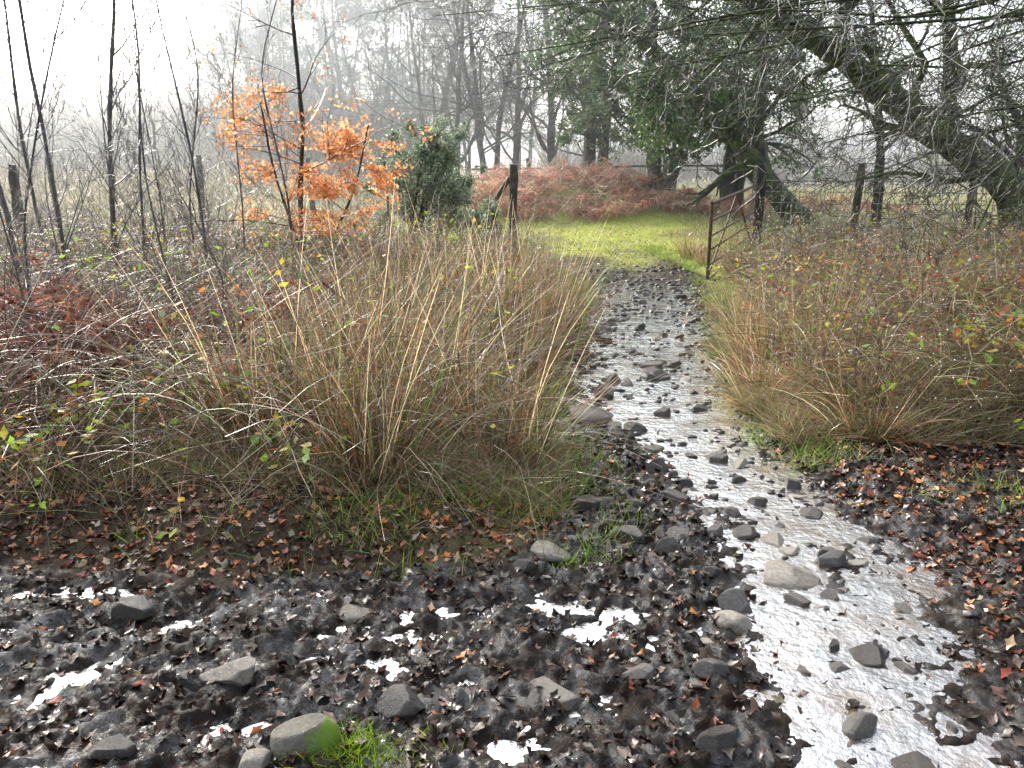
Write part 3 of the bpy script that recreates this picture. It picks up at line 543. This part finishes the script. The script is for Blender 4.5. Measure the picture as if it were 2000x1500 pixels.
# gorse
gc=[(.19,.25,.16),(.28,.34,.24),(.12,.17,.11),(.38,.42,.31)]
def gorse(loc,h,w,n,label):
    tr=[([(0,0,0),(w*.3*math.cos(a),w*.3*math.sin(a),h*.35),(w*.6*math.cos(a),w*.6*math.sin(a),h*.9)],.03,.008) for a in R.rand(6)*6.28]
    e=tree('gorse_bush',tr,[S(10,.8,.4,6,.15,(0,0,.05),.5,tmin=.3,rmin=.004),S(8,.7,.5,5,.2,(0,0,.03),.6,rmin=.003),S(6,.7,.6,4,.2,(0,0,.03),.6,rmin=.002)],label,M_bark,(.12,.12,.08),cat='bush',loc=loc,leaf=[(3,n,.020,gc,.03,M_leaf,None)],trunklevels=0)
gorse((-1.6,11.2,.1),1.95,1.15,22000,'tall grey green gorse bush beside the gateway')
gorse((-1.2,12,.15),1.4,.9,11000,'grey green gorse bush beside the gateway')
gorse((-.55,12.8,.18),.8,.6,8000,'small dark gorse bush by the gate post')
# ---------------------------------------------------------------- posts, gate, fences
def postmesh(h,w,seed,mat=None):
    bm=bmesh.new();n=8;rings=[]
    rs=np.random.RandomState(seed)
    for i in range(n+1):
        z=-.3+(h+.3)*i/n;k=w/2*(1+.06*rs.randn())*(1 if i<n else .8)
        c=rs.randn(2)*.004
        rings.append([bm.verts.new((c[0]+k*a,c[1]+k*b_,z+(rs.rand()*.02 if i==n else 0))) for a,b_ in [(-1,-.75),(-.75,-1),(.75,-1),(1,-.75),(1,.75),(.75,1),(-.75,1),(-1,.75)]])
    for i in range(n):
        for j in range(8): bm.faces.new((rings[i][j],rings[i][(j+1)%8],rings[i+1][(j+1)%8],rings[i+1][j]))
    bm.faces.new(rings[-1]);me=bpy.data.meshes.new('post');bm.to_mesh(me);bm.free();me.materials.append(mat or M_post);return me
def barmesh(segs,r,mat,S_=6,name='bar'):
    B=Buf()
    P=np.array([[np.array(s_[0])+(np.array(s_[1])-np.array(s_[0]))*t for t in np.linspace(0,1,4)] for s_ in segs])
    tubes(B,P,np.full((len(P),4),r),S_,(.1,.1,.1));return B.mesh(name,mat,True)
gp=add('gate_post',postmesh(1.36,.14,1),'dark weathered wooden gate post with leaning brace','post',loc=(0,14,hz(0,14)),rot=(0,.02,.1))
add('brace',barmesh([((-.45,.1,.55),(-.06,0,1.15))],.045,M_post,6),parent=gp)
add('gate_post',postmesh(1.32,.16,2),'tall dark wooden gate post holding the gate','post',loc=(4.1,13.6,hz(4.1,13.6)),rot=(0,-.02,.3))
A=np.array([4.0,13.4]);Bp=np.array([2.6,10.6])
def gpnt(t,z): p=A+(Bp-A)*t;return (p[0],p[1],.28+z-.12*t)
g=add('field_gate',None,'open rusty metal field gate leaning beside the path','gate',loc=(0,0,0))
add('frame',barmesh([(gpnt(0,0),gpnt(0,1.0)),(gpnt(1,-.2),gpnt(1,.95)),(gpnt(0,1.0),gpnt(1,.95)),(gpnt(0,.0),gpnt(1,-.05))],.024,M_steel,8),parent=g)
for z in (.2,.4,.58,.78): add('rail',barmesh([(gpnt(0,z),gpnt(1,z-.05))],.015,M_steel,6),parent=g)
add('brace',barmesh([(gpnt(0,0),gpnt(.5,.97)),(gpnt(.5,.97),gpnt(1,-.03))],.015,M_steel,6),parent=g)
def fence(name,pts_,h,label,net=False,rails=(),w=.1,mat=None):
    e=add(name,None,label,'fence')
    Z=[hz(x,y) for x,y in pts_]
    for i,(x,y) in enumerate(pts_): add('post',postmesh(h*(1+.06*R.randn()),w,i+30,mat),parent=e,loc=(x,y,Z[i]),rot=(R.randn()*.03,R.randn()*.04,R.rand()))
    for z in rails:
        add('rail',barmesh([((a[0],a[1]-.07,za+z),(b_[0],b_[1]-.07,zb+z)) for a,b_,za,zb in zip(pts_[:-1],pts_[1:],Z[:-1],Z[1:])],.03,mat or M_post),parent=e)
    if net:
        sg=[]
        for a,b_,za,zb in zip(pts_[:-1],pts_[1:],Z[:-1],Z[1:]):
            for z in (.05,.17,.29,.42,.56,.72,.9,1.08): sg.append(((a[0],a[1],za+z),(b_[0],b_[1],zb+z)))
            n=max(2,int(math.dist(a,b_)/.17))
            for k in range(n):
                t=k/n;x=a[0]+(b_[0]-a[0])*t;y=a[1]+(b_[1]-a[1])*t;z=za+(zb-za)*t;sg.append(((x,y,z+.05),(x,y,z+1.08)))
        add('wire_netting',barmesh(sg,.0068,M_wire,4),parent=e)
    return e
fence('wire_fence',[(4.15,13.65),(5.7,13.5),(7.4,13.2),(9.4,13.0)],1.3,'stock wire netting fence on dark wooden posts',True)
fence('rail_fence',[(11.5,19.2),(13.6,19.4),(15.6,19.6),(17.6,20)],1.1,'weathered post and rail fence along the field',rails=(.4,.9),mat=M_oldpost)
fence('rail_fence',[(-1.2,23),(.6,23),(2.5,23),(4.3,23),(6.2,23)],1.3,'weathered post and rail fence behind the mound',rails=(1.05,),mat=M_oldpost)
fence('field_fence',[(-7.6,12.5),(-9.5,17),(-6.3,16.5),(-4.4,18)],1.35,'old grey wooden posts standing in rough grass',w=.12,mat=M_oldpost)
# far hill
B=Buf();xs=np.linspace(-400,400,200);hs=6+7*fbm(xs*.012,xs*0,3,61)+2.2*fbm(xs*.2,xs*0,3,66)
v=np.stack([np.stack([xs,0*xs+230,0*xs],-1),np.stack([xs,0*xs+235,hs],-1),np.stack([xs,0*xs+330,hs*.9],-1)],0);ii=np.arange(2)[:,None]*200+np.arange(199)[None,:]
B.add(v,np.stack([ii,ii+1,ii+201,ii+200],-1).reshape(-1,4),(.55,.62,.65))  # hill colour has the pale bluish haze painted in
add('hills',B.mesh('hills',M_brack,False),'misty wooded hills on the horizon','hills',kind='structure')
# mist
bm=bmesh.new();bmesh.ops.create_cube(bm,size=1);me=bpy.data.meshes.new('mist');bm.to_mesh(me);bm.free()
m=bpy.data.materials.new('mist');m.use_nodes=True;nt=m.node_tree;nt.nodes.remove(nt.nodes['Principled BSDF'])
vs=nd(nt,'ShaderNodeVolumeScatter',Density=.0078,Anisotropy=.62);vs.inputs['Color'].default_value=(.92,.97,1,1);nt.links.new(vs.outputs[0],nt.nodes['Material Output'].inputs['Volume'])
me.materials.append(m)
mi=add('mist',me,'thin low winter mist lying over the fields','mist',kind='structure',loc=(0,112.5,5.5));mi.scale=(300,200,13)
# ---------------------------------------------------------------- light
el,az=math.radians(29),math.radians(-34)
sd=Vector((math.sin(az)*math.cos(el),math.cos(az)*math.cos(el),math.sin(el)))
su=bpy.data.lights.new('sun','SUN');su.energy=5;su.angle=math.radians(.6);su.color=(1,.94,.83)
so=bpy.data.objects.new('sun',su);COL.objects.link(so);so.rotation_euler=sd.to_track_quat('Z','Y').to_euler()
w=bpy.data.worlds.new('World');scene.world=w;w.use_nodes=True;nt=w.node_tree;L=nt.links
bg=nt.nodes['Background'];sk=nd(nt,'ShaderNodeTexSky',sky_type='NISHITA',sun_disc=False);sk.sun_elevation=el;sk.sun_rotation=az;sk.dust_density=3
L.new(sk.outputs[0],bg.inputs[0]);bg.inputs[1].default_value=.15
tc=nd(nt,'ShaderNodeTexCoord');dp=nd(nt,'ShaderNodeVectorMath',operation='DOT_PRODUCT');L.new(tc.outputs['Generated'],dp.inputs[0]);dp.inputs[1].default_value=sd
mx=nd(nt,'ShaderNodeMath',operation='MAXIMUM');L.new(dp.outputs['Value'],mx.inputs[0]);mx.inputs[1].default_value=0
pw=nd(nt,'ShaderNodeMath',operation='POWER');L.new(mx.outputs[0],pw.inputs[0]);pw.inputs[1].default_value=4
ma=nd(nt,'ShaderNodeMath',operation='MULTIPLY_ADD');L.new(pw.outputs[0],ma.inputs[0]);ma.inputs[1].default_value=7.;ma.inputs[2].default_value=.62
b2=nd(nt,'ShaderNodeBackground');b2.inputs[0].default_value=(.96,.98,1,1);L.new(ma.outputs[0],b2.inputs[1])
ad=nd(nt,'ShaderNodeAddShader');L.new(bg.outputs[0],ad.inputs[0]);L.new(b2.outputs[0],ad.inputs[1]);L.new(ad.outputs[0],nt.nodes['World Output'].inputs[0])
cam=bpy.data.cameras.new('camera');co=bpy.data.objects.new('camera',cam);COL.objects.link(co)
cam.lens=28;cam.sensor_width=36;cam.clip_end=4000;cam.clip_start=.05
co.location=(0,0,1.6);co.rotation_euler=(math.radians(90-15.4),0,0);scene.camera=co
scene.view_settings.view_transform='Standard';scene.view_settings.look='None';scene.view_settings.exposure=0
